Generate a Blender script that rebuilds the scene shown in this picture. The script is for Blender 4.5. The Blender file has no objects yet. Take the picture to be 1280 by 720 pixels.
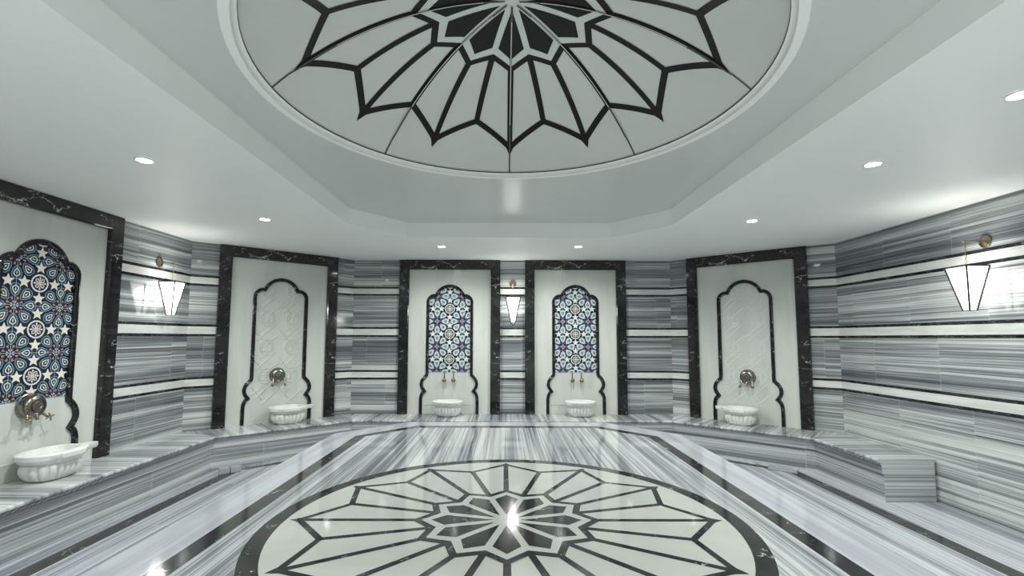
import bpy, math
from math import sin, cos, pi, radians, hypot, atan2, sqrt
from mathutils import Vector, Matrix
from mathutils.geometry import tessellate_polygon
C = bpy.context.scene.collection
sc = bpy.context.scene

# ------------------------------------------------------------------ geometry helpers
class MB:
    def __init__(s): s.v=[]; s.f=[]; s.m=[]; s.uv=[]
    def poly(s, pts, mi=0, uv=None):
        b=len(s.v); s.v+= [tuple(p) for p in pts]; s.f.append(tuple(range(b,b+len(pts)))); s.m.append(mi); s.uv.append(uv)
    def grid(s, rows, mi=0, closed=False, uvs=None):
        b=len(s.v); n=len(rows[0])
        for r in rows: s.v+=[tuple(p) for p in r]
        for i in range(len(rows)-1):
            for j in range(n if closed else n-1):
                k=(j+1)%n
                s.f.append((b+i*n+j,b+i*n+k,b+(i+1)*n+k,b+(i+1)*n+j)); s.m.append(mi)
                s.uv.append([uvs[i][j],uvs[i][k],uvs[i+1][k],uvs[i+1][j]] if uvs else None)
    def box(s,x0,x1,y0,y1,z0,z1,mi=0):
        p=[(x0,y0,z0),(x1,y0,z0),(x1,y1,z0),(x0,y1,z0),(x0,y0,z1),(x1,y0,z1),(x1,y1,z1),(x0,y1,z1)]
        b=len(s.v); s.v+=p
        for f in ((0,3,2,1),(4,5,6,7),(0,1,5,4),(1,2,6,5),(2,3,7,6),(3,0,4,7)):
            s.f.append(tuple(b+i for i in f)); s.m.append(mi)
            q=[p[i] for i in f]
            if f in ((0,3,2,1),(4,5,6,7)): s.uv.append([(a[0],a[1]) for a in q])
            elif f in ((0,1,5,4),(2,3,7,6)): s.uv.append([(a[0],a[2]) for a in q])
            else: s.uv.append([(a[1],a[2]) for a in q])
    def tube(s, pts, r, n=10, mi=0, caps=True):
        pts=[Vector(p) for p in pts]; rs=r if isinstance(r,(list,tuple)) else [r]*len(pts)
        t=(pts[1]-pts[0]).normalized(); a=Vector((0,0,1)) if abs(t.z)<.9 else Vector((1,0,0))
        x=t.cross(a).normalized(); rows=[]
        for i,p in enumerate(pts):
            if i==0: t=pts[1]-pts[0]
            elif i==len(pts)-1: t=pts[-1]-pts[-2]
            else: t=(pts[i+1]-pts[i]).normalized()+(pts[i]-pts[i-1]).normalized()
            t.normalize(); x=(x-t*x.dot(t)).normalized(); y=t.cross(x)
            rows.append([p+(x*cos(2*pi*j/n)+y*sin(2*pi*j/n))*rs[i] for j in range(n)])
        s.grid(rows,mi,True)
        if caps: s.poly(rows[0][::-1],mi); s.poly(rows[-1],mi)
    def lathe(s, prof, n=32, M=None, mi=0):   # prof (r,h) about local z, M places it
        M=M or Matrix()
        rows=[[M@Vector((max(r,1e-4)*cos(2*pi*j/n),max(r,1e-4)*sin(2*pi*j/n),h)) for j in range(n)] for r,h in prof]
        s.grid(rows,mi,True)
    def ball(s, c, r, n=12, mi=0, sq=(1,1,1)):
        rows=[[(c[0]+r*sq[0]*sin(pi*i/8)*cos(2*pi*j/n),c[1]+r*sq[1]*sin(pi*i/8)*sin(2*pi*j/n),c[2]+r*sq[2]*cos(pi*i/8)) for j in range(n)] for i in range(1,8)]
        s.grid(rows,mi,True); s.poly(rows[0][::-1],mi); s.poly(rows[-1],mi)
    def build(s, name, mats, parent=None, smooth=None, kind=None, bevel=None):
        me=bpy.data.meshes.new(name); me.from_pydata(s.v,[],s.f)
        if not isinstance(mats,(list,tuple)): mats=[mats]
        for m in mats: me.materials.append(m)
        me.polygons.foreach_set('material_index',s.m)
        if any(u is not None for u in s.uv):
            L=me.uv_layers.new(name='UVMap'); k=0
            for p,u in zip(me.polygons,s.uv):
                for j,li in enumerate(p.loop_indices):
                    if u is not None: L.data[li].uv=u[j]
        if smooth is not None:
            me.polygons.foreach_set('use_smooth',[True]*len(me.polygons)); me.update()
            import bmesh
            bm=bmesh.new(); bm.from_mesh(me); bmesh.ops.remove_doubles(bm,verts=bm.verts,dist=1e-5)
            bmesh.ops.recalc_face_normals(bm,faces=bm.faces); bm.to_mesh(me); bm.free()
            me.set_sharp_from_angle(angle=radians(smooth))
        me.update()
        o=bpy.data.objects.new(name,me); C.objects.link(o)
        if parent: o.parent=parent
        if kind: o['kind']=kind
        if bevel:
            b=o.modifiers.new('bevel','BEVEL'); b.width=bevel; b.segments=2; b.limit_method='ANGLE'
        return o
def thing(name,label,cat,loc=(0,0,0),rz=0,group=None):
    o=bpy.data.objects.new(name,None); C.objects.link(o); o.empty_display_size=.1
    o.location=loc; o.rotation_euler=(0,0,rz); o['label']=label; o['category']=cat
    if group: o['group']=group
    return o
def copy_tree(o,parent=None):
    c=o.copy(); C.objects.link(c)
    if parent: c.parent=parent
    for ch in list(o.children): copy_tree(ch,c)
    return c
def fill(outer, holes=()):
    loops=[outer]+list(holes)
    tri=tessellate_polygon([[Vector((p[0],p[1],0)) for p in l] for l in loops])
    flat=[p for l in loops for p in l]
    return [[flat[i] for i in t] for t in tri]
def offset(poly,d,closed=True):   # offset a polyline by d to its left, mitred
    n=len(poly); out=[]
    for i in range(n):
        p=Vector(poly[i][:2])
        a=Vector(poly[(i-1)%n][:2]) if (closed or i>0) else None
        b=Vector(poly[(i+1)%n][:2]) if (closed or i<n-1) else None
        ns=[]
        if a is not None and (p-a).length>1e-9: t=(p-a).normalized(); ns.append(Vector((-t.y,t.x)))
        if b is not None and (b-p).length>1e-9: t=(b-p).normalized(); ns.append(Vector((-t.y,t.x)))
        m=sum(ns,Vector((0,0))); m.normalize(); k=d/max(.45,m.dot(ns[0])); q=p+m*k
        out.append((q.x,q.y))
    return out

# ------------------------------------------------------------------ materials
class NT:
    def __init__(s,name):
        s.mat=bpy.data.materials.new(name); s.mat.use_nodes=True; s.t=s.mat.node_tree; s.b=s.t.nodes['Principled BSDF']
    def n(s,ty,**k):
        x=s.t.nodes.new(ty)
        for a,b in k.items(): setattr(x,a,b)
        return x
    def l(s,a,b): s.t.links.new(a,b)
    def put(s,sock,v):
        if isinstance(v,(int,float,tuple)): sock.default_value=v
        else: s.l(v,sock)
    def m(s,op,a,b=0,c=0):
        x=s.n('ShaderNodeMath',operation=op); s.put(x.inputs[0],a); s.put(x.inputs[1],b)
        if op in('MULTIPLY_ADD','COMPARE'): s.put(x.inputs[2],c)
        return x.outputs[0]
    def vec(s,x,y,z=0.):
        v=s.n('ShaderNodeCombineXYZ'); s.put(v.inputs[0],x); s.put(v.inputs[1],y); s.put(v.inputs[2],z); return v.outputs[0]
    def noise(s,v,scale=1.,detail=4.,rough=.6,dist=0.):
        x=s.n('ShaderNodeTexNoise'); s.l(v,x.inputs['Vector']); x.inputs['Scale'].default_value=scale
        x.inputs['Detail'].default_value=detail; x.inputs['Roughness'].default_value=rough; x.inputs['Distortion'].default_value=dist
        return x.outputs[0]
    def ramp(s,f,stops):
        r=s.n('ShaderNodeValToRGB'); s.l(f,r.inputs[0]); e=r.color_ramp.elements
        while len(e)<len(stops): e.new(.5)
        for k,(p,c) in zip(e,stops): k.position=p; k.color=(*c,1) if isinstance(c,tuple) else (c,c,c,1)
        return r.outputs[0]
    def mix(s,f,a,b):
        x=s.n('ShaderNodeMix',data_type='RGBA'); s.put(x.inputs[0],f)
        for i,c in ((6,a),(7,b)): s.put(x.inputs[i],(*c,1) if isinstance(c,tuple) and len(c)==3 else c)
        return x.outputs[2]
    def band(s,v,c,w): # 1 where |v-c|<w
        return s.m('COMPARE',v,c,w)
def plain(name,col,rough=.3,metal=0.,spec=.5,em=0,emc=(1,1,1)):
    k=NT(name); k.b.inputs['Base Color'].default_value=(*col,1); k.b.inputs['Roughness'].default_value=rough
    k.b.inputs['Metallic'].default_value=metal; k.b.inputs['Specular IOR Level'].default_value=spec
    if em: k.b.inputs['Emission Color'].default_value=(*emc,1); k.b.inputs['Emission Strength'].default_value=em
    return k.mat
def veins(k,v,scale,seed,th=.006):
    n=k.noise(v,scale,5.,.6,.6); d=k.m('ABSOLUTE',k.m('SUBTRACT',n,.5)); a=k.m('LESS_THAN',d,th)
    n2=k.noise(v,scale*.8+seed,2.,.5); return k.m('MULTIPLY',a,k.m('GREATER_THAN',n2,.575))
def black_marble(name,scale=3.,rough=.08):
    k=NT(name); tc=k.n('ShaderNodeTexCoord'); mp=k.n('ShaderNodeMapping'); k.l(tc.outputs['Object'],mp.inputs[0])
    mp.inputs['Rotation'].default_value=(.3,.5,.4); mp.inputs['Scale'].default_value=(1,1,1.6)
    a=k.m('MAXIMUM',veins(k,mp.outputs[0],scale,.7,.0045),veins(k,mp.outputs[0],scale*1.5,1.9,.002))
    cl=k.noise(mp.outputs[0],scale*2,4.)
    base=k.ramp(cl,[(.3,(.008,.009,.009)),(.7,(.018,.019,.019))])
    k.l(k.mix(a,base,(.5,.52,.5)),k.b.inputs['Base Color']); k.b.inputs['Roughness'].default_value=rough
    return k.mat
BANDS=((2.470,2.352),(1.807,1.677),(1.110,.990))
def striped(name,walls=False,dark=(.115,.125,.14),mid=(.36,.38,.39),light=(.62,.64,.625),rough=.07,slab=.84,fa=5.,fb=34.,seed=0.,bias=0.,joint=.0022,wamp=.03,sharp=.14):
    k=NT(name); uv=k.n('ShaderNodeUVMap'); sp=k.n('ShaderNodeSeparateXYZ'); k.l(uv.outputs[0],sp.inputs[0])
    u,v=sp.outputs[0],sp.outputs[1]
    row=0.
    if walls: row=k.m('ADD',k.m('GREATER_THAN',v,1.74),k.m('ADD',k.m('GREATER_THAN',v,1.05),k.m('GREATER_THAN',v,2.41)))
    us=k.m('DIVIDE',u,slab)
    if walls: us=k.m('ADD',us,k.m('MULTIPLY',row,.37))
    us=k.m('ADD',us,seed*.31)
    sl=k.m('FLOOR',us); fr=k.m('SUBTRACT',us,sl)
    sv=k.m('ADD',k.m('MULTIPLY',sl,1.7),seed)
    jit=k.m('MULTIPLY',k.m('SINE',k.m('MULTIPLY',sl,12.9)),.02)
    wob=k.m('MULTIPLY',k.m('SUBTRACT',k.noise(k.vec(k.m('MULTIPLY',u,.7),k.m('MULTIPLY',v,1.3),seed),1.,2.),.5),wamp)
    vv=k.m('ADD',k.m('ADD',v,wob),jit)
    slow=k.m('MULTIPLY',sv,.015)
    n1=k.noise(k.vec(k.m('MULTIPLY',u,.12),k.m('MULTIPLY',vv,fa),slow),1.,3.,.6)
    n2=k.noise(k.vec(k.m('MULTIPLY',u,.16),k.m('MULTIPLY',vv,fb),k.m('MULTIPLY',sv,.03)),1.,5.,.72)
    n3=k.noise(k.vec(k.m('MULTIPLY',u,.5),k.m('MULTIPLY',vv,fb*3.2),k.m('MULTIPLY',sv,.2)),1.,3.,.6)
    val=k.m('ADD',k.m('ADD',k.m('MULTIPLY',n1,.62),k.m('MULTIPLY',n2,.62)),k.m('MULTIPLY',n3,sharp))
    val=k.m('ADD',val,bias-.12-sharp/2)
    col=k.ramp(val,[(.34,dark),(.44,tuple(.55*a+.45*b for a,b in zip(dark,mid))),(.5,mid),(.57,tuple(.35*a+.65*b for a,b in zip(mid,light))),(.66,light)])
    j=k.m('MINIMUM',fr,k.m('SUBTRACT',1.,fr))
    jm=k.m('LESS_THAN',j,joint)
    col=k.mix(k.m('MULTIPLY',jm,.35),col,(.62,.63,.62))
    if walls:
        tc=k.n('ShaderNodeTexCoord')
        for a,b in BANDS:
            wn=k.noise(k.vec(k.m('MULTIPLY',u,2.),k.m('MULTIPLY',v,14.),3.),1.,4.)
            wc=k.ramp(wn,[(.35,(.56,.575,.55)),(.6,(.70,.71,.68))])
            col=k.mix(k.band(v,(a+b)/2,(a-b)/2),col,wc)
        vn=k.m('MULTIPLY',k.m('LESS_THAN',k.m('ABSOLUTE',k.m('SUBTRACT',k.noise(k.vec(k.m('MULTIPLY',u,5.),k.m('MULTIPLY',v,30.),1.),1.,4.,.6,.5),.5)),.0035),.5)
        bc=k.mix(vn,(.012,.013,.014),(.6,.6,.58))
        m=None
        for a,b in BANDS:
            for c in (a,b):
                q=k.band(v,c,.016); m=q if m is None else k.m('MAXIMUM',m,q)
        # one dark line right under the ceiling
        col=k.mix(m,col,bc)
        col=k.mix(k.band(v,2.91,.006),col,(.12,.13,.13))
    k.l(col,k.b.inputs['Base Color']); k.b.inputs['Roughness'].default_value=rough
    k.b.inputs['Specular IOR Level'].default_value=.45
    return k.mat
def soft_marble(name,lo,hi,rough=.1,scale=(1,1,1),sc_=2.,rel=0.):
    k=NT(name); tc=k.n('ShaderNodeTexCoord'); mp=k.n('ShaderNodeMapping'); k.l(tc.outputs['Object'],mp.inputs[0]); mp.inputs['Scale'].default_value=scale
    n=k.noise(mp.outputs[0],sc_,6.,.6,.4); k.l(k.ramp(n,[(.3,lo),(.65,hi)]),k.b.inputs['Base Color']); k.b.inputs['Roughness'].default_value=rough
    k.b.inputs['Specular IOR Level'].default_value=.4
    return k.mat
M_wall=striped('striped marble wall',True,dark=(.078,.086,.095),mid=(.285,.305,.31),light=(.64,.665,.64),fa=5.5,fb=24.,bias=-.012,sharp=.36,wamp=.02)
M_benchtop=striped('striped marble seat',slab=1.1,fa=4.,fb=22.,seed=3.,bias=.01,rough=.12)
M_benchfront=striped('striped marble bench front',slab=2.2,fa=8.,fb=34.,seed=5.,bias=.01,wamp=0.,sharp=.25,rough=.12,dark=(.13,.14,.155))
M_field=striped('striped marble platform top',slab=70.,joint=0.,fa=4.5,fb=26.,wamp=.015,sharp=.45,seed=8.,rough=.06,bias=-.015,dark=(.14,.15,.165),light=(.60,.62,.61))
M_floor=striped('striped marble floor',slab=1.2,fa=3.5,fb=24.,wamp=.015,sharp=.4,seed=11.,rough=.08,bias=.0,dark=(.15,.16,.19),mid=(.36,.375,.41),light=(.58,.595,.62))
M_border=soft_marble('lilac white marble',(.30,.31,.345),(.47,.48,.51),.08,(7.,.35,1),1.2)
M_black=black_marble('black veined marble',3.2)
M_blackfloor=black_marble('dark grey veined marble',4.,.1)
for e in [n for n in M_blackfloor.node_tree.nodes if n.type=='VALTORGB'][0].color_ramp.elements: e.color=tuple(c*1.7+.005 for c in e.color[:3])+(1,)
M_panel=soft_marble('pale onyx marble',(.50,.515,.485),(.63,.64,.605),.12,(1.6,1.6,.35),1.5)
M_medal=soft_marble('cream grey marble',(.43,.445,.42),(.51,.52,.495),.07,(1,1,1),1.5)
M_basin=soft_marble('white carved marble',(.60,.61,.585),(.80,.81,.79),.28,(2,2,5),3.)
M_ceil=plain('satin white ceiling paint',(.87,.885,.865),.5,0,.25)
M_traylit=plain('ceiling paint lightened as lit tray side',(.93,.945,.93),.5,0,.2)  # colour raised so the tray sides look more brightly lit
M_trayshade=plain('ceiling paint greyed as shaded tray soffit',(.61,.63,.62),.30,0,.35)  # soffit shade put into the colour, darker than the main ceiling
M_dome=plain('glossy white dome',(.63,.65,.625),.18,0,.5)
M_domeblack=plain('glossy black dome paint',(.006,.007,.007),.3,0,.25)
M_groove=plain('dark groove',(.06,.065,.06),.5)
M_brass=plain('aged brass',(.30,.25,.18),.28,1.)
M_bronze=plain('dull bronze nickel',(.27,.25,.22),.25,1.)
M_dkmetal=plain('dark lantern metal',(.035,.03,.025),.5,.3)
M_glass=plain('glowing lantern glass',(1,1,1),.3,0,.5,3.2,(1,.985,.95))
_t=M_glass.node_tree; _m=_t.nodes.new('ShaderNodeMixShader'); _r=_t.nodes.new('ShaderNodeBsdfTransparent'); _m.inputs[0].default_value=.35
_t.links.new(_t.nodes['Principled BSDF'].outputs[0],_m.inputs[1]); _t.links.new(_r.outputs[0],_m.inputs[2]); _t.links.new(_m.outputs[0],_t.nodes['Material Output'].inputs[0])
M_lamp=plain('downlight lens',(1,1,1),.3,0,.5,40.,(.96,1,.97))
M_trim=plain('downlight trim white',(.75,.77,.75),.3)
M_relief=plain('white carved plaster marble',(.60,.615,.585),.25)
T_navy=plain('navy tile glaze',(.008,.011,.03),.12); T_teal=plain('teal tile glaze',(.16,.30,.34),.12)
T_white=plain('white tile glaze',(.66,.66,.62),.12); T_cream=plain('cream tile glaze',(.74,.68,.62),.12)
T_coral=plain('coral tile glaze',(.45,.19,.16),.12); T_blue=plain('steel blue tile glaze',(.025,.04,.08),.12)
T_pale=plain('pale blue tile glaze',(.40,.50,.56),.12); T_plum=plain('plum tile glaze',(.22,.07,.16),.12)

# ------------------------------------------------------------------ room
D,W,XB,YC,HC,ZB=7.745,4.297,2.607,6.24,2.929,.428
YF=-2.6
def wall(name,a,b,u0,z1=HC):
    L=hypot(b[0]-a[0],b[1]-a[1]); m=MB()
    m.poly([(*a,0),(*b,0),(*b,z1),(*a,z1)],0,[(u0,0),(u0+L,0),(u0+L,z1),(u0,z1)])
    return m.build(name,M_wall,kind='structure')
wall('wall_left',(-W,YF),(-W,YC),.37)
wall('wall_back_left',(-W,YC),(-XB,D),12.1)
wall('wall_back',(-XB,D),(XB,D),20.45)
wall('wall_back_right',(XB,D),(W,YC),31.2)
wall('wall_right',(W,YC),(W,YF),40.27)
wall('wall_front',(W,YF),(-W,YF),55.)
m=MB()
for t in fill([(-W,YF),(W,YF),(W,YC),(XB,D),(-XB,D),(-W,YC)]): m.poly([(x,y,0) for x,y in t],0,[(y,x) for x,y in t])
m.build('floor',M_floor,kind='structure')
# ceiling with a recessed tray and a round opening for the dome
TX,TW,TY1,TY0,TZ=-.065,1.835,5.94,-.44,3.12
def octo(cx,w,y0,y1,ch,chy): return [(cx-w,y0+chy),(cx-w+ch,y0),(cx+w-ch,y0),(cx+w,y0+chy),(cx+w,y1-chy),(cx+w-ch,y1),(cx-w+ch,y1),(cx-w,y1-chy)]
tray=octo(TX,TW,TY0,TY1,.53,.68)
DX,DY,DR,DZ=-.085,2.75,1.462,3.152
RIM=1.475
circ=[(DX+RIM*cos(2*pi*i/96),DY+RIM*sin(2*pi*i/96)) for i in range(96)]
m=MB()
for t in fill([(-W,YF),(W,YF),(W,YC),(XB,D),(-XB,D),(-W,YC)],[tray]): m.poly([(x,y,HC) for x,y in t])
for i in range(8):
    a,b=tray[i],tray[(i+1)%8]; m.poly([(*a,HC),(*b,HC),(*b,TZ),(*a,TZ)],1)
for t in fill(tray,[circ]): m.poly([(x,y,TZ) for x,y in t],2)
m.build('ceiling',[M_ceil,M_traylit,M_trayshade],kind='structure')

# dome
H_AP=.575; RS=(DR**2+H_AP**2)/(2*H_AP)
def dz(r): return H_AP-(RS-sqrt(max(0,RS*RS-r*r)))
dome=thing('ceiling_dome','shallow white ceiling dome painted with a black pointed star','dome',(DX,DY,DZ))
m=MB(); N=96
m.grid([[(DR*k/24*cos(2*pi*j/N) if k else 1e-4*cos(2*pi*j/N),DR*k/24*sin(2*pi*j/N) if k else 1e-4*sin(2*pi*j/N),dz(DR*k/24)) for j in range(N)] for k in range(25)],0,True)
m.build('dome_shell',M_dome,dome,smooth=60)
m=MB()
prof=[(DR-.012,-.004),(DR-.002,-.010),(RIM+.0,-.006),(RIM+.004,-.032),(RIM+.045,-.036),(RIM+.05,-.032)]
m.grid([[(r*cos(2*pi*j/N),r*sin(2*pi*j/N),z) for j in range(N)] for r,z in prof],0,True)
m.build('dome_rim',M_ceil,dome,smooth=40)
m=MB(); m.grid([[(r*cos(2*pi*j/N),r*sin(2*pi*j/N),z) for j in range(N)] for r,z in ((DR-.015,.004),(DR-.009,-.004))],0,True)
m.build('rim_groove',M_groove,dome)

# rosette pattern shared by dome and platform: list of (polygon, layer, material index) in unit radius
def pol(r,a): a=radians(a); return Vector((r*sin(a),r*cos(a)))
def strip(a,b,w,ext=0.):
    d=(b-a).normalized(); n=Vector((-d.y,d.x))*w/2; a=a-d*ext; b=b+d*ext
    return [a+n,b+n,b-n,a-n]
def rosette(w,tip=.905,notch=.75,it=.40,inn=.332,k=1.):
    P=[]
    it*=k; inn*=k
    o1=it-.04; n1=inn-.034
    for i in range(12):
        a=30*i
        for s in (-15,15):
            T,Nn=pol(tip-w*.7,a),pol(notch-w*.35,a+s)
            P.append((strip(T,Nn,w,w*.32),1,1))
        # clean pointed tips
        P.append(([pol(tip+w*.75,a),pol(tip-w*1.2,a+2.0),pol(tip-w*1.9,a),pol(tip-w*1.2,a-2.0)],1,1))
        P.append((strip(pol(it-.01,a),pol(tip-w,a),w),1,1))
        P.append((strip(pol(inn-.005,a+15),pol(notch-w*.3,a+15),w),1,1))
        P.append(([Vector((0,0)),pol(inn,a-15),pol(it,a),pol(inn,a+15)],2,1))
        P.append(([Vector((0,0)),pol(n1,a-15),pol(o1,a),pol(n1,a+15)],3,0))
        # dark kite inset from spokes and outline
        h=.0145; o2,n2=o1-.042,n1-.036
        ap=h/sin(radians(15))
        A=pol(ap,a)
        L,R=pol(n2,a-15),pol(n2,a+15)
        dl=pol(1,a-15); nl=Vector((dl.y,-dl.x)); dr=pol(1,a+15); nr=Vector((-dr.y,dr.x))
        P.append(([A,L+nl*h,pol(o2,a),R+nr*h],4,2))
    return P
def subdiv(poly,mx):   # split quads for curved surface
    if len(poly)!=4: return [poly]
    a,b,c,d=poly
    n=max(1,int(max((b-a).length,(c-d).length)/mx)+0); mm=max(1,int(max((d-a).length,(c-b).length)/mx))
    out=[]
    def P(u,v): return (a*(1-u)+b*u)*(1-v)+(d*(1-u)+c*u)*v
    for i in range(n):
        for j in range(mm): out.append([P(i/n,j/mm),P((i+1)/n,j/mm),P((i+1)/n,(j+1)/mm),P(i/n,(j+1)/mm)])
    return out
m=MB()
zi=0
for poly,lay,mi in rosette(.030,tip=.885,notch=.74,k=1.09):
    zi+=1
    for q in subdiv(poly,.035):
        pts=[]
        for p in q:
            r=p.length*DR; pts.append((p.x*DR,p.y*DR,dz(r)-.0022-.0016*lay-zi*4e-6))
        m.poly(pts,{0:0,1:1,2:1}[mi])
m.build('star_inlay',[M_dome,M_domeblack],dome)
m=MB()
for i in range(8):
    a=45*i; K=28
    for wd,zz,mi,r0,r1 in ((.0065,.0145,0,.03,1.),(.0022,.0165,1,.12,.74)):
        rows=[]
        for j in range(K+1):
            r=DR*(r0+(r1-.008-r0)*j/K); c=pol(r,a); n=pol(1,a+90)*wd
            rows.append([(c.x+n.x,c.y+n.y,dz(r)-zz*(.35 if r>DR*.9 else 1)),(c.x-n.x,c.y-n.y,dz(r)-zz*(.35 if r>DR*.9 else 1))])
        m.grid(rows,mi)
m.build('seam_lines',[M_groove,M_trim],dome)

# floor inlay strips
def ring_strip(name,pts,z,mat,kind=None,parent=None):
    m=MB()
    for p in pts: m.poly([(x,y,z) for x,y in p])
    return m.build(name,mat,parent,kind=kind)
ring_strip('trim_1',[[(-3.549,YF),(-3.405,YF),(-3.405,6.16),(-3.549,6.04)]],.0015,M_blackfloor,'structure')
ring_strip('trim_2',[[(3.549,YF),(3.405,YF),(3.405,6.16),(3.549,6.04)]],.0015,M_blackfloor,'structure')

# ------------------------------------------------------------------ bench
_e=.003
PATH=[(-W+_e,YF+.02),(-W+_e,YC-_e/2),(-XB+_e/2,D-_e),(XB-_e/2,D-_e),(W-_e,YC-_e/2),(W-_e,4.932)]
def wall_sweep(m,prof,uvmode,mi=0,close=True,caps=True,path=PATH):
    # prof: (distance from wall, z)
    offs=[offset(path,-d,False) for d,_ in prof]
    n=len(prof); cum=[0]
    for i in range(1,n): cum.append(cum[-1]+hypot(prof[i][0]-prof[i-1][0],prof[i][1]-prof[i-1][1]))
    s0=0
    for i in range(len(path)-1):
        a,b=Vector(path[i]),Vector(path[i+1]); t=(b-a).normalized()
        for j in range(n if close else n-1):
            k=(j+1)%n
            pts=[(*offs[j][i],prof[j][1]),(*offs[j][i+1],prof[j][1]),(*offs[k][i+1],prof[k][1]),(*offs[k][i],prof[k][1])]
            uv=[]
            for q,pp in zip(pts,(j,j,k,k)):
                s=s0+(Vector(q[:2])-a).dot(t)
                if uvmode=='across': uv.append((prof[pp][0]+.1+i*1.1,s))
                else: uv.append((s,prof[pp][1]))
            m.poly(pts,mi,uv)
        s0+=(b-a).length+.13
    if caps and close:
        for e in (0,-1):
            m.poly([(*offs[j][e],prof[j][1]) for j in range(n)],mi,[(prof[j][0],prof[j][1]) for j in range(n)])
bench=thing('marble_bench','low striped grey marble bench running along the left, back and corner walls','bench',(0,0,0))
nose=[(.575,.393),(.595,.395),(.604,.403),(.606,.412),(.603,.421),(.594,.4275),(.58,ZB)]
m=MB(); wall_sweep(m,[(0,.393)]+nose+[(0,ZB)],'across'); m.build('seat_slab',M_benchtop,bench,smooth=35)
m=MB(); wall_sweep(m,[(.02,.36),(.562,.36),(.574,.376),(.574,.393),(.02,.393)],'along'); m.build('moulding_backing',M_benchfront,bench)
m=MB(); wall_sweep(m,[(.02,.275),(.560,.275),(.561,.288),(.560,.30),(.563,.36),(.02,.36)],'along'); m.build('cornice',M_benchfront,bench)
m=MB(); wall_sweep(m,[(.02,0),(.543,0),(.543,.275),(.02,.275)],'along'); m.build('front_panel',M_benchfront,bench)
# rope moulding: slanted beads under the nosing
m=MB(); rp=offset(PATH,-.580,False); step=.062
for i in range(len(rp)-1):
    a,b=Vector(rp[i]),Vector(rp[i+1]); L=(b-a).length; t=(b-a)/L; nn=Vector((-t.y,t.x)); K=int(L/step)
    if i==0: a=a+t*(L-K*step)
    for j in range(K):
        c=a+t*(j+.5)*L/K if i else a+t*(j+.5)*step
        if i==0 and c.y<1.0: continue
        rows=[]
        for k in range(5):
            x=-.036+.018*k; r=.0105*sqrt(max(.08,1-(x/.038)**2)); ring=[]
            for q in range(6):
                an=2*pi*q/6; pz=.382+x*.30+r*sin(an); pn=r*cos(an); ring.append((c.x+t.x*x-nn.x*pn,c.y+t.y*x-nn.y*pn,pz))
            rows.append(ring)
        m.grid(rows,0,True)
m.build('rope_moulding',M_border,bench,smooth=60)

# ------------------------------------------------------------------ platform
PX,PW,PY0,PY1,HP=-.093,2.085,-.42,6.61,.5
plat=thing('marble_platform','wide raised marble platform with a black star medallion in the middle of the room','platform',(PX,(PY0+PY1)/2,0))
cy=(PY0+PY1)/2
outer=octo(0,PW,PY0-cy,PY1-cy,.76,.82)
def inner(d): return offset(outer,d,True)
m=MB()
body=inner(.04)
for i in range(8):
    a,b=body[i],body[(i+1)%8]; m.poly([(*a,0),(*b,0),(*b,.44),(*a,.44)],0,[(i*3,0),(i*3+hypot(a[0]-b[0],a[1]-b[1]),0),(i*3+hypot(a[0]-b[0],a[1]-b[1]),.44),(i*3,.44)])
m.build('side_cladding',M_benchfront,plat)
m=MB(); rows=[[(*p,z) for p in inner(d)] for d,z in ((.05,.44),(.006,.44),(0,.446),(0,.492),(.008,.5))]
m.grid(rows,0,True); m.poly([(*p,.5) for p in inner(.008)])
m.build('edge_slab',M_border,plat)
m=MB(); i1,i2=inner(.31),inner(.43)
for i in range(8): m.poly([(*i1[i],.5008),(*i1[(i+1)%8],.5008),(*i2[(i+1)%8],.5008),(*i2[i],.5008)])
m.build('black_border',M_blackfloor,plat)
m=MB(); m.poly([(*p,.5008) for p in i2],0,[(p[1]+3.5,p[0]) for p in i2]); m.build('striped_field',M_field,plat)
MR=1.496; mx,my=-.109-PX,3.09-cy
m=MB(); N=128
def cp(r,j): return (mx+r*sin(2*pi*j/N),my+r*cos(2*pi*j/N))
m.poly([(*cp(MR*.95,-j),.5014) for j in range(N)],0)
for j in range(N): m.poly([(*cp(MR,j),.5018),(*cp(MR,j+1),.5018),(*cp(MR*.932,j+1),.5018),(*cp(MR*.932,j),.5018)],1)
zi=0
for poly,lay,mi in rosette(.027,tip=.895,notch=.75):
    zi+=1; m.poly([(mx+p.x*MR,my+p.y*MR,.5018+.0004*lay+zi*3e-6) for p in poly][::(1 if sum(poly[i].x*poly[(i+1)%len(poly)].y-poly[(i+1)%len(poly)].x*poly[i].y for i in range(len(poly)))>0 else -1)],mi)
m.build('star_medallion',[M_medal,M_blackfloor,M_blackfloor],plat)

# ------------------------------------------------------------------ wall panels with arched niches
def arch():   # right half of the outer outline, apex down to the bench, (s, z-ZB)
    P=[]
    for i in range(11):
        x=.245*i/10; P.append((x,2.2575+sqrt(.2675**2-x*x)))
    for i in range(1,8): t=pi/2*i/7; P.append((.245+.138*sin(t),2.235+.135*cos(t)))
    P.append((.383,1.085))
    P.append((.386,1.062))
    for (x,z) in ((.415,1.035),(.443,1.0),(.463,.96),(.473,.91),(.468,.87),(.452,.83),(.428,.795)): P.append((x,z))
    for (x,z) in ((.45,.775),(.468,.74),(.478,.70),(.481,.66)): P.append((x,z))
    P.append((.481,ZB))
    return [(x,z-ZB) for x,z in P]
half=arch()
OUT=[(-x,z) for x,z in half[::-1]]+half[1:]      # left foot -> apex -> right foot
def inset(d): 
    o=offset(OUT,-d,False); o[0]=(o[0][0],0); o[-1]=(o[-1][0],0); return o
ZT=HC-ZB-.002; FW,FT=.825,.157
lat=.411
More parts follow.
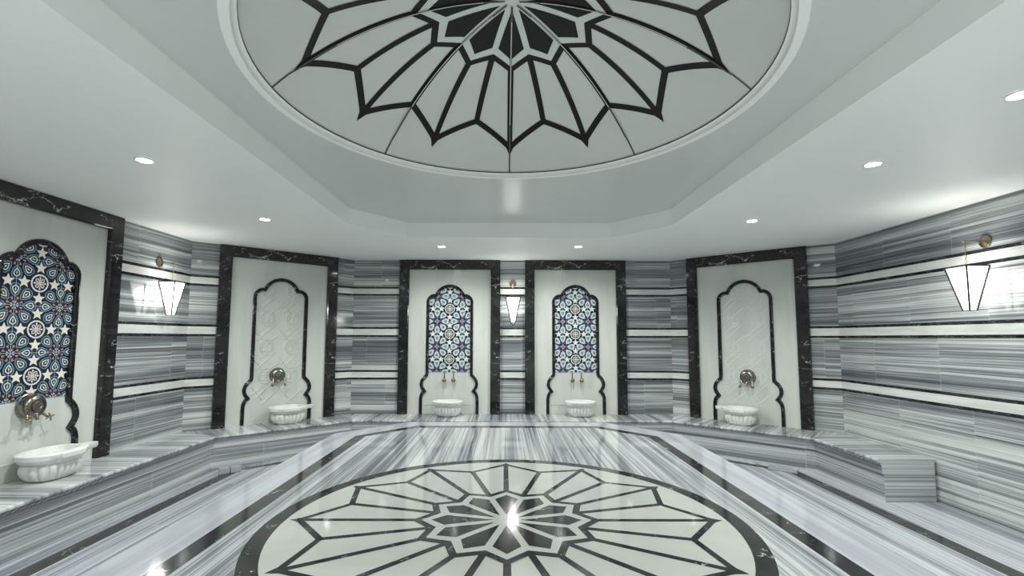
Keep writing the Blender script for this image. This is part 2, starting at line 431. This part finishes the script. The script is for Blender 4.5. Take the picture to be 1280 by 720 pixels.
def clip_poly(P,z0,z1,x0,x1):
    for ax,v,sg in ((1,z0,1),(1,z1,-1),(0,x0,1),(0,x1,-1)):
        out=[]
        for i in range(len(P)):
            a,b=P[i],P[(i+1)%len(P)]; da,db=(a[ax]-v)*sg,(b[ax]-v)*sg
            if da>=0: out.append(a)
            if da*db<0: t=da/(da-db); out.append((a[0]+(b[0]-a[0])*t,a[1]+(b[1]-a[1])*t))
        P=out
        if len(P)<3: return None
    return P
def tile_shapes():
    S=[]  # (poly, layer, colour key)
    def add(p,l,c): S.append(([(q[0],q[1]) for q in p],l,c))
    a=lat
    def tr(pts,c,ang,k=1.):
        ca,sa=cos(ang),sin(ang); return [(c[0]+k*(x*ca-y*sa),c[1]+k*(x*sa+y*ca)) for x,y in pts]
    petal=[(-.165,0),(-.10,.062),(0.0,.098),(.075,.088),(.118,.045),(.118,-.045),(.075,-.088),(0.0,-.098),(-.10,-.062)]
    leaf=[(-.13,0),(-.07,.04),(0,.066),(.05,.060),(.095,0),(.05,-.060),(0,-.066),(-.07,-.04)]
    for i in (-1,0,1):
        for j in range(0,5):
            c=(i*a,(1.304-ZB)+j*a)
            circle=lambda r,n=20:[(c[0]+r*cos(2*pi*q/n),c[1]+r*sin(2*pi*q/n)) for q in range(n)]
            add(circle(.222*a),4,'navy'); add(circle(.197*a),5,'white'); add(circle(.163*a),6,'navy')
            for q in range(4):
                an=pi/4+q*pi/2
                lf=[(.0,0),(.05,.038),(.105,.042),(.135,0),(.105,-.042),(.05,-.038)]
                add(tr([(x*a,y*a) for x,y in lf],c,an),7,'white'); add(tr([((.03+x*.66)*a,y*a*.5) for x,y in lf],c,an),8,'plum')
                an+=pi/4; add(tr([(.06*a,0),(.12*a,.02*a),(.15*a,0),(.12*a,-.02*a)],c,an),7,'white')
                sc_=(c[0]+.335*a*cos(q*pi/2),c[1]+.335*a*sin(q*pi/2))
                st=[]
                for w in range(10):
                    r=(.14 if w%2==0 else .062)*a; an2=pi/2+w*pi/5; st.append((sc_[0]+r*cos(an2),sc_[1]+r*sin(an2)))
                add([(sc_[0]+1.0*(p[0]-sc_[0]),p[1]) for p in st],5,'cream')
    for i in (-1.5,-.5,.5,1.5):
        for j in range(-1,5):
            c=(i*a,(1.304-ZB)+(j+.5)*a)
            for q in range(8):
                an=q*pi/4; d=.335*a; cc=(c[0]+d*cos(an),c[1]+d*sin(an))
                add(tr([(x*a*1.06,y*a*1.16) for x,y in petal],cc,an),2,'teal')
                add(tr([(x*a*.95,y*a*.97) for x,y in petal],cc,an),3,'blue')
                add(tr([(x*a*.88,y*a*1.06) for x,y in leaf],cc,an),4,'leaf')
                add(tr([(x*a*.64,y*a*.72) for x,y in leaf],cc,an),5,'navy')
                add(tr([(-.05*a,0),(-.01*a,.018*a),(.03*a,0),(-.01*a,-.018*a)],cc,an),6,'white')
                add(tr([(.005*a,0),(.022*a,.014*a),(.04*a,0),(.022*a,-.014*a)],cc,an),7,'coral')
                an+=pi/8
                add(tr([(.10*a,.0),(.175*a,.032*a),(.175*a,-.032*a)],c,an),4,'coral')
                add(tr([(.03*a,0),(.085*a,.018*a),(.085*a,-.018*a)],c,an),5,'pale')
            add(tr([(.03*a,0),(0,.03*a),(-.03*a,0),(0,-.03*a)],c,0),6,'coral')
            add([(c[0]-.5*a,c[1]-.0045*a),(c[0]+.5*a,c[1]-.0045*a),(c[0]+.5*a,c[1]+.0045*a),(c[0]-.5*a,c[1]+.0045*a)],8,'tealp')
            add([(c[0]-.0045*a,c[1]-.5*a),(c[0]-.0045*a,c[1]+.5*a),(c[0]+.0045*a,c[1]+.5*a),(c[0]+.0045*a,c[1]-.5*a)],8,'tealp')
    return S
SH=tile_shapes()
def make_tiles(parent,variant):
    # a: warm strong contrast (left wall); b: paler blue (back wall)
    keys=['navy','teal','white','cream','coral','blue','pale','plum','leaf','tealp']
    if variant=='a': mats=[T_navy,T_teal,T_white,T_cream,T_coral,T_blue,T_pale,T_plum,T_white,T_pale]
    else: mats=[T_navy,T_pale,T_white,T_white,T_plum,T_pale,T_pale,T_navy,T_white,T_pale]
    m=MB(); z0,z1,x1=1.092-ZB,2.50-ZB,.362
    m.poly([(-x1,-.010,z0),(x1,-.010,z0),(x1,-.010,z1),(-x1,-.010,z1)],0)
    for P,l,c in SH:
        Q=clip_poly(P,z0,z1,-x1,x1)
        if Q:
            Q=Q if sum(Q[i][0]*Q[(i+1)%len(Q)][1]-Q[(i+1)%len(Q)][0]*Q[i][1] for i in range(len(Q)))>0 else Q[::-1]
            m.poly([(x,-.010-.0004*l,z) for x,z in Q],keys.index(c))
    return m.build('tile_mosaic',mats,parent)
def make_relief(parent,hgt):
    m=MB(); a=lat
    def st(p,q,w=.011):
        d=Vector((q[0]-p[0],q[1]-p[1])); L=d.length
        if L<1e-6: return
        d/=L; n=Vector((-d.y,d.x))*w
        A=[(p[0]+n.x,p[1]+n.y),(p[0],p[1]),(p[0]-n.x,p[1]-n.y)]; B=[(q[0]+n.x,q[1]+n.y),(q[0],q[1]),(q[0]-n.x,q[1]-n.y)]
        ys=(-.008,-.008-hgt,-.008)
        m.grid([[(x,y,z) for (x,z),y in zip(A,ys)],[(x,y,z) for (x,z),y in zip(B,ys)]])
    def loop(pts):
        for i in range(len(pts)): 
            p,q=pts[i],pts[(i+1)%len(pts)]
            if all(ok(t) for t in (p,q)): st(p,q)
    def ok(p): 
        z=p[1]+ZB; lim=.335
        if z>2.24: lim=.335 if z<2.28 else .29-(z-2.28)*.9
        if z<1.05: lim=.37
        return abs(p[0])<lim and .62<z<2.44
    def seg(p,q):
        N=8
        for i in range(N):
            u=(p[0]+(q[0]-p[0])*i/N,p[1]+(q[1]-p[1])*i/N); v=(p[0]+(q[0]-p[0])*(i+1)/N,p[1]+(q[1]-p[1])*(i+1)/N)
            if ok(u) and ok(v): st(u,v)
    for j in range(-1,5):
        for i in (-1,0):
            cx,cz=(i+.5)*a*.85,(1.304-ZB)+j*a
            seg((cx-.17,cz-.05),(cx+.06,cz+.17)); seg((cx-.13,cz-.11),(cx+.12,cz+.13)); seg((cx+.17,cz-.02),(cx-.05,cz-.2)); seg((cx-.17,cz+.05),(cx-.03,cz-.13))
            r=.085
            for cz2 in (cz+.205,):
                pts=[(cx+r*1.05*cos(t*pi/10),cz2+r*1.25*sin(t*pi/10)) for t in range(20)]
                for q in range(20): seg(pts[q],pts[(q+1)%20])
                seg((cx,cz2-.12),(cx,cz2+.12))
                for s in (-1,1):
                    pts=[(cx+s*(.035+.03*cos(t*pi/6)),cz2+.06*sin(t*pi/6)) for t in range(12)]
                    for q in range(12): seg(pts[q],pts[(q+1)%12])
    return m.build('carved_relief',M_relief,parent,smooth=10)
def wall_panel(label,loc,rz,kind):
    t=thing('fountain_panel',label,'wall panel',loc,rz,'framed marble fountain panels around the walls')
    # pale surround with the arched opening
    m=MB(); hole=inset(.012)
    outl=[(-FW+.05,0),(-.6,0)]
    ring=[(-FW+.05,0)]+[hole[0]]+hole[1:-1]+[hole[-1]]+[(FW-.05,0),(FW-.05,ZT-.03),(-FW+.05,ZT-.03)]
    for tr in fill(ring): m.poly([(x,-.018,z) for x,z in tr])
    m.build('surround_slab',M_panel,t)
    m=MB(); 
    for tr in fill(inset(.004)): m.poly([(x,-.008,z) for x,z in tr])
    m.build('niche_slab',M_panel,t)
    # frame: three mitred beams, slightly bevelled
    d0,d1=-.002,-.068
    fr=[(-FW,0),(-FW,ZT),(FW,ZT),(FW,0)]
    def fo(d): return [(-FW+d,0),(-FW+d,ZT-d*FT/ FT),(FW-d,ZT-d),(FW-d,0)]
    prof=[(0,d0),(0,d1+.006),(.006,d1),(FT-.012,d1),(FT,d1+.014),(FT,d0)]
    loops=[[(x,y,z) for x,z in fo(d)] for d,y in prof]
    m=MB()
    for seg in range(3):
        for k in range(len(prof)-1):
            m.poly([loops[k][seg],loops[k][seg+1],loops[k+1][seg+1],loops[k+1][seg]])
    m.build('black_frame',M_black,t)
    # arch moulding
    m=MB(); pr=[(0,-.016),(.0015,-.034),(.008,-.041),(.02,-.044),(.024,-.036),(.029,-.040),(.042,-.037),(.049,-.028),(.050,-.006)]
    rows=[]
    ins=[inset(d) for d,_ in pr]
    rows=[[(ins[k][i][0],pr[k][1],ins[k][i][1]) for k in range(len(pr))] for i in range(len(OUT))]
    m.grid(rows); m.build('arch_moulding',M_black,t,smooth=35)
    if kind=='a' or kind=='b': make_tiles(t,kind)
    else: make_relief(t,.011 if kind=='r1' else .0025)
    if kind=='b' or kind=='a':
        m=MB(); m.box(-.40,.40,-.0115,-.008,.005,.145); m.box(-.40,.40,-.016,-.008,.145,.155)
        m.build('splashback',M_panel,t)
    return t
ANG=atan2(.665,.747)
ul=Vector((-.7468,-.6651)); AL=Vector((-XB,D))+ul*1.118; AR=Vector((-AL.x,AL.y))
wall_panel('large black framed panel with blue tile arch on the left side wall',(-W,4.215,ZB),pi/2,'a')
wall_panel('black framed panel with white carved arch on the left angled wall',(AL.x,AL.y,ZB),ANG,'r1')
wall_panel('black framed panel with blue arched tiles, left of the central lantern',(-1.02,D,ZB),0,'b')
wall_panel('black framed panel with blue arched tiles, right of the central lantern',(1.035,D,ZB),0,'b')
wall_panel('black framed panel with plain pale arch on the right angled wall',(AR.x,AR.y,ZB),-ANG,'r2')

# ------------------------------------------------------------------ basins
def basin(label,loc,rz,a,b,ex,tab,ogee):
    t=thing('marble_basin',label,'basin',loc,rz,'carved marble wash basins on the bench')
    N=168
    def plan(th,aa,bb,e):
        c,s=cos(th),sin(th); r=(abs(c/aa)**e+abs(s/bb)**e)**(-1/e); return r
    def ring(k,z,fl=0.,rim=False,grow=0.):
        out=[]
        for j in range(N):
            th=2*pi*j/N; r=plan(th,a,b,ex)*k+grow
            if fl: r*=1-fl*(1-abs(sin(9*th+.3)))**1.6*1.0
            if rim and ogee:
                x=r*cos(th); 
                if abs(x)<a*.52 : r*=1+.11*ogee*(0.5+.5*cos(pi*min(1,max(0,(abs(x)/a-.42)/.10))))
            out.append((r*cos(th),r*sin(th),z))
        return out
    m=MB()
    rows=[ring(.52,0),ring(.64,.002,.03),ring(.77,.02,.09),ring(.88,.048,.13),ring(.94,.08,.14),ring(.945,.108,.13),ring(.91,.132,.09),ring(.84,.146,.0),ring(.83,.158)]
    m.grid(rows,0,True); m.poly(rows[0][::-1])
    inn=[ring(.84,.238),ring(.80,.215),ring(.72,.13),ring(.5,.075),ring(.15,.06)]
    m.grid(inn,0,True); m.poly(inn[-1])
    m.build('fluted_bowl',M_basin,t,smooth=50)
    m=MB()
    rows=[ring(.82,.150),ring(.92,.152,0,True),ring(.97,.165,0,True,.004),ring(.985,.176,0,True,.006),ring(1.02,.186,0,True,.008),ring(1.03,.192,0,True,.012),ring(1.03,.229,0,True,.014),ring(1.02,.236,0,True,.010),ring(1.0,.239,0,True,.004),ring(.875,.241),ring(.835,.234)]
    m.grid(rows,0,True)
    if tab:
        ang=tab; c,s=cos(ang),sin(ang); r0=plan(ang,a,b,ex)*.9; L=r0+.135; w=.046
        P=[(r0,-w),(L-.03,-w*.8),(L-.008,-w*.55),(L,0),(L-.008,w*.55),(L-.03,w*.8),(r0,w)]
        top=[(x*c-y*s,x*s+y*c,.240) for x,y in P]; bot=[(x*c-y*s,x*s+y*c,.205) for x,y in P]; md=[(x*c*1.0-y*s,x*s+y*c,.192) for x,y in [(q[0]*.97 if q[0]>r0 else q[0],q[1]*.8) for q in P]]
        m.grid([top,bot,md],0,True); m.poly(top); m.poly(md[::-1])
    m.build('rim',M_basin,t,smooth=40)
    return t
basin('large fluted white marble basin on the bench at the left picture edge',(-4.065,4.23,ZB+.001),pi/2,.235,.16,2.9,-.28,1.)
def angpos(s,along,out):
    p=Vector((-XB,D))+ul*along+Vector((.665,-.747))*out
    return (p.x if s<0 else -p.x,p.y)
p=angpos(-1,1.035,.235); basin('white marble basin with fluted sides below the carved arch on the left angled wall',(*p,ZB+.001),ANG,.235,.16,2.8,-.12,1.)
p=angpos(1,1.075,.235); basin('white marble basin with fluted sides below the plain arch on the right angled wall',(*p,ZB+.001),-ANG,.215,.155,2.8,pi+.12,1.)
basin('oval white marble basin on the back bench, left of the central lantern',(-1.015,7.52,ZB+.001),0,.222,.155,2.2,0,.0)
basin('oval white marble basin on the back bench, right of the central lantern',(1.075,7.52,ZB+.001),0,.222,.155,2.2,0,.0)

# ------------------------------------------------------------------ taps
RX=Matrix.Rotation(pi/2,4,'X')    # local z -> -y
def round_tap(label,loc,rz,cross,r=.105):
    t=thing('brass_tap',label,'tap',loc,rz,'round bronze basin taps')
    m=MB(); m.lathe([(r*1.06,0),(r*1.08,.006),(r*1.0,.012),(r*.97,.05),(r*.9,.072),(r*.78,.084),(r*.62,.088),(r*.6,.080),(r*.5,.079),(r*.46,.088),(r*.30,.092),(r*.26,.086),(0,.086)],40,RX)
    m.build('round_body',M_bronze,t,smooth=40)
    for s in (-1,1):
        m=MB(); x=s*r*.72
        if cross:
            c=(x+s*.012,-.085,-r*.95)
            m.tube([(x*.8,-.05,-r*.5),(x,-.07,-r*.75),c],[.014,.012,.009]); m.tube([c,(c[0],c[1]-.03,c[2]-.004)],.008)
            e=(c[0],c[1]-.03,c[2]-.004)
            for an in (.3,.3+pi/2):
                dx,dz_=cos(an)*.032,sin(an)*.032
                m.tube([(e[0]-dx,e[1],e[2]-dz_),(e[0],e[1]-.003,e[2]),(e[0]+dx,e[1],e[2]+dz_)],[.0055,.008,.0055])
                m.ball((e[0]-dx,e[1],e[2]-dz_),.008); m.ball((e[0]+dx,e[1],e[2]+dz_),.008)
        else:
            m.tube([(x*.9,-.05,-r*.2),(x*1.02,-.08,-r*.6),(x*1.05,-.10,-r*1.15)],[.015,.011,.009]); m.ball((x*1.05+s*.008,-.105,-r*1.3),.021)
        m.build('handle',M_brass,t,smooth=50)
    m=MB(); m.tube([(0,-.06,-r*.55),(0,-.085,-r*.8),(0,-.09,-r*1.12)],[.016,.014,.012]); m.build('spout',M_bronze,t,smooth=50)
round_tap('large round bronze tap with cross handles over the left edge basin',(-W+.012,4.20,1.045),pi/2,True,.105)
p=angpos(-1,1.135,.009); round_tap('round bronze tap on the carved arch of the left angled wall',(*p,1.10),ANG,False,.102)
p=angpos(1,1.135,.009); round_tap('round bronze tap on the plain arch of the right angled wall',(*p,1.09),-ANG,False,.102)
for cx,side in ((-1.02,'left'),(1.05,'right')):
    for s,w in ((-1,'left'),(1,'right')):
        t=thing('ball_tap','%s brass ball tap above the oval basin %s of the central lantern'%(w,side),'tap',(cx+s*.074,D-.009,.97),0,'small brass ball taps')
        m=MB(); m.ball((0,-.05,0),.034,16); m.tube([(0,0,0),(0,-.03,0)],.012); m.build('ball_head',M_brass,t,smooth=50)
        m=MB(); m.tube([(0,-.014,.015),(0,-.014,.125)],.008); m.build('stem',M_brass,t,smooth=50)
        m=MB(); m.tube([(0,-.016,-.02),(0,-.010,-.27)],.003); m.build('thin_tube',M_trim,t,smooth=50)  # thin pale tube from below the ball down to the basin

# ------------------------------------------------------------------ lanterns
LPW=14
def lantern(label,loc,rz,s0=.105,s1=.032,curved=False,out=.18,dots=True):
    t=thing('wall_lantern',label,'lantern',loc,rz,'tapered glass wall lanterns')
    m=MB(); m.lathe([(.0001,.0),(.055,0),(.058,.004),(.056,.012),(.045,.018),(.03,.02),(.018,.032),(0,.036)],32,RX); m.build('wall_plate',M_brass,t,smooth=40)
    m=MB(); m.tube([(0,-.02,0),(0,-out*.7,.0),(0,-out-.02,.0)],.006); m.ball((0,-out-.02,0),.010); m.build('arm',M_brass,t,smooth=50)
    m=MB()
    zt=-.235
    for i in range(9):
        z=-.012-i*.025; m.tube([(0,-out+(.006 if i%2 else -.006),z),(0,-out-(.006 if i%2 else -.006),z-.025)],.0035,6)
    m.build('chain',M_brass,t)
    top,bot=zt,zt-.40
    m=MB()
    C4=[(-1,-1),(1,-1),(1,1),(-1,1)]
    def cn(k,h): 
        f=(h if not curved else h**1.0); s=s0+(s1-s0)*f; return (C4[k][0]*s,-out+C4[k][1]*s,top+(bot-top)*h)
    for k in range(4):
        a,b=cn(k,0),cn((k+1)%4,0); m.tube([a,b],.011 if curved else .0085,6)
        m.tube([cn(k,0),cn(k,.5),cn(k,1)],.010 if curved else .008,6); m.tube([cn(k,1),cn((k+1)%4,1)],.0045,6)
        m.tube([a,(0,-out,top+.012)],.004,6)
        if curved and k<2:
            pass
    if curved:
        for yy in (-out-s1,-out+s1):
            m.tube([(-s1,yy,bot)]+[(s1*cos(pi+q*pi/8),yy,bot+.045*sin(pi+q*pi/8)) for q in range(1,8)]+[(s1,yy,bot)],.008,6)
    m.ball((0,-out,top+.014),.010); m.build('metal_frame',M_dkmetal,t)
    m=MB(); e=.004
    for k in range(4):
        a,b,c,d=cn(k,.01),cn((k+1)%4,.01),cn((k+1)%4,.99),cn(k,.99)
        sh=lambda p:(p[0]*(1-.05),-out+(p[1]+out)*(1-.05),p[2])
        m.poly([sh(a),sh(b),sh(c),sh(d)])
    q=[cn(k,.99) for k in range(4)]; m.poly(q[::-1]); 
    m.build('glass_shade',M_glass,t)
    ld=bpy.data.lights.new('lantern lamp','POINT'); ld.energy=6 if curved else LPW; ld.shadow_soft_size=.08; ld.color=(1,.98,.93)
    lo=bpy.data.objects.new('lantern_lamp',ld); C.objects.link(lo); lo.location=Vector(loc)+Matrix.Rotation(rz,3,'Z')@Vector((0,-out,top-.13))
    if dots:
        m=MB()
        for k in range(4):
            for f in (.2,.42,.58,.8):
                a,b=cn(k,.76),cn((k+1)%4,.76); p=tuple(a[i]+(b[i]-a[i])*f for i in range(3)); m.ball(p,.0062,6)
        m.build('rivets',M_dkmetal,t)
    return t
lantern('glowing tapered glass lantern on the striped right wall',(W,4.27,2.545),-pi/2,.105,.032,False,.195)
lantern('glowing tapered glass lantern on the left wall beside the blue tile panel',(-W,5.66,2.545),pi/2,.095,.03,False,.175)
lantern('glowing glass lantern between the two back wall tile panels',(.012,D,2.54),0,.115,.036,True,.17,False)

# ------------------------------------------------------------------ downlights
spots=[((-2.74,3.34),'ceiling downlight above the left bench, largest on the left'),((-2.73,5.05),'small ceiling downlight on the left between tray and carved panel'),
 ((-1.01,6.55),'small ceiling downlight in front of the back panel left of the lantern'),((.905,6.52),'small ceiling downlight in front of the back panel right of the lantern'),
 ((2.57,3.36),'ceiling downlight above the right floor, largest on the right'),((2.565,5.045),'small ceiling downlight on the right near the angled wall'),
 ((2.57,2.37),'ceiling downlight cut by the right picture edge'),
 ((-2.74,1.6),'added ceiling downlight over the left floor beside the viewer'),((2.57,.7),'added ceiling downlight over the right floor beside the viewer'),  # unseen from here on, added to light the room
 ((-2.74,-.2),'added ceiling downlight over the left floor behind the viewer'),((2.57,-1.),'added ceiling downlight over the right floor behind the viewer'),
 ((-1.,-1.5),'added ceiling downlight behind the viewer, left of centre'),((.9,-1.5),'added ceiling downlight behind the viewer, right of centre')]
for (x,y),lab in spots:
    t=thing('ceiling_downlight',lab,'downlight',(x,y,HC),0,'recessed ceiling downlights')
    m=MB(); m.lathe([(.066,-.0005),(.065,-.006),(.052,-.007),(.048,-.002)],28); m.build('trim_ring',M_trim,t,smooth=40)
    m=MB(); m.poly([(.048*cos(2*pi*j/24),-.048*sin(2*pi*j/24),-.0035) for j in range(24)]); m.build('lens',M_lamp,t)
    ld=bpy.data.lights.new('downlight lamp','SPOT'); ld.energy=118 if y>3 else 62; ld.spot_size=radians(165); ld.spot_blend=.8; ld.shadow_soft_size=.03; ld.color=(.95,1,.96)
    lo=bpy.data.objects.new('downlight_lamp',ld); C.objects.link(lo); lo.location=(x,y,HC-.02)
# added fill light on the floor behind the platform, unseen, brightens the ceiling
def area(name,loc,rot,sx,sy,e,col=(.95,1,.97)):
    ld=bpy.data.lights.new(name,'AREA'); ld.shape='RECTANGLE'; ld.size=sx; ld.size_y=sy; ld.energy=e; ld.color=col
    lo=bpy.data.objects.new(name,ld); C.objects.link(lo); lo.location=loc; lo.rotation_euler=rot
area('added_ceiling_fill',(0,-1.5,.03),(pi,0,0),5.,1.2,110)

# ------------------------------------------------------------------ small stone blocks at the bench foot
ax,ay=-3.52,5.93
for i,(off,lab) in enumerate(((.0,'small grey marble block at the foot of the left bench corner, nearer one'),(.125,'small grey marble block at the foot of the left bench corner, farther one'))):
    m=MB(); m.box(-.058,.058,-.03,.03,0,.075); o=m.build('marble_block',M_border,bevel=.006)
    o.location=(ax+.747*off,ay+.665*off-.045,.0); o.rotation_euler=(0,0,ANG); o['label']=lab; o['category']='stone block'; o['group']='marble blocks by the bench corner'
m=MB(); m.box(-.16,.16,-.022,.022,.0,.05); m.tube([(.12,0,.045),(.17,0,.045)],.02)
o=m.build('marble_ledge',M_benchfront,bevel=.008); o.location=(3.355,6.035,.0); o.rotation_euler=(0,0,-ANG); o['label']='long narrow grey marble ledge at the foot of the right bench corner'; o['category']='stone ledge'
m=MB()
for s in (-1,1):
    pth=[(-3.549+.0,6.04),(-2.36,7.10)]
    a,b=Vector((-3.42,6.11)),Vector((-2.40,7.02)); t=(b-a).normalized(); n=Vector((t.y,-t.x))
    q=[a-n*.03,b-n*.03,b+n*.07,a+n*.07]
    m.poly([(s*-p.x if s>0 else p.x,p.y,.0012) for p in q])
m.build('dark_strip',M_blackfloor,kind='structure')  # thin dark strips along the foot of the angled bench runs

# ------------------------------------------------------------------ camera
f,pt,yw,rl,cx=590.3172,.0799,.0030,.0028,-.1265
fw=Vector((sin(yw)*cos(pt),cos(yw)*cos(pt),sin(pt))); rt=Vector((cos(yw),-sin(yw),0)); up=rt.cross(fw)
r2=rt*cos(rl)+up*sin(rl); u2=up*cos(rl)-rt*sin(rl)
cam=bpy.data.cameras.new('camera'); co=bpy.data.objects.new('camera',cam); C.objects.link(co)
Mx=Matrix((( r2.x,u2.x,-fw.x,cx),(r2.y,u2.y,-fw.y,0),(r2.z,u2.z,-fw.z,1.65),(0,0,0,1)))
co.matrix_world=Mx
cam.sensor_width=36; cam.lens=f*36/1280; cam.shift_x=7.6517/1280; cam.shift_y=15.2709/1280; cam.clip_start=.01
sc.camera=co
w=bpy.data.worlds.new('world'); sc.world=w; w.use_nodes=True; w.node_tree.nodes['Background'].inputs[0].default_value=(.8,.85,.82,1); w.node_tree.nodes['Background'].inputs[1].default_value=.2
sc.view_settings.view_transform='Standard'; sc.view_settings.exposure=.14
sc.cycles.max_bounces=8; sc.cycles.diffuse_bounces=6; sc.cycles.glossy_bounces=4; sc.cycles.sample_clamp_indirect=6
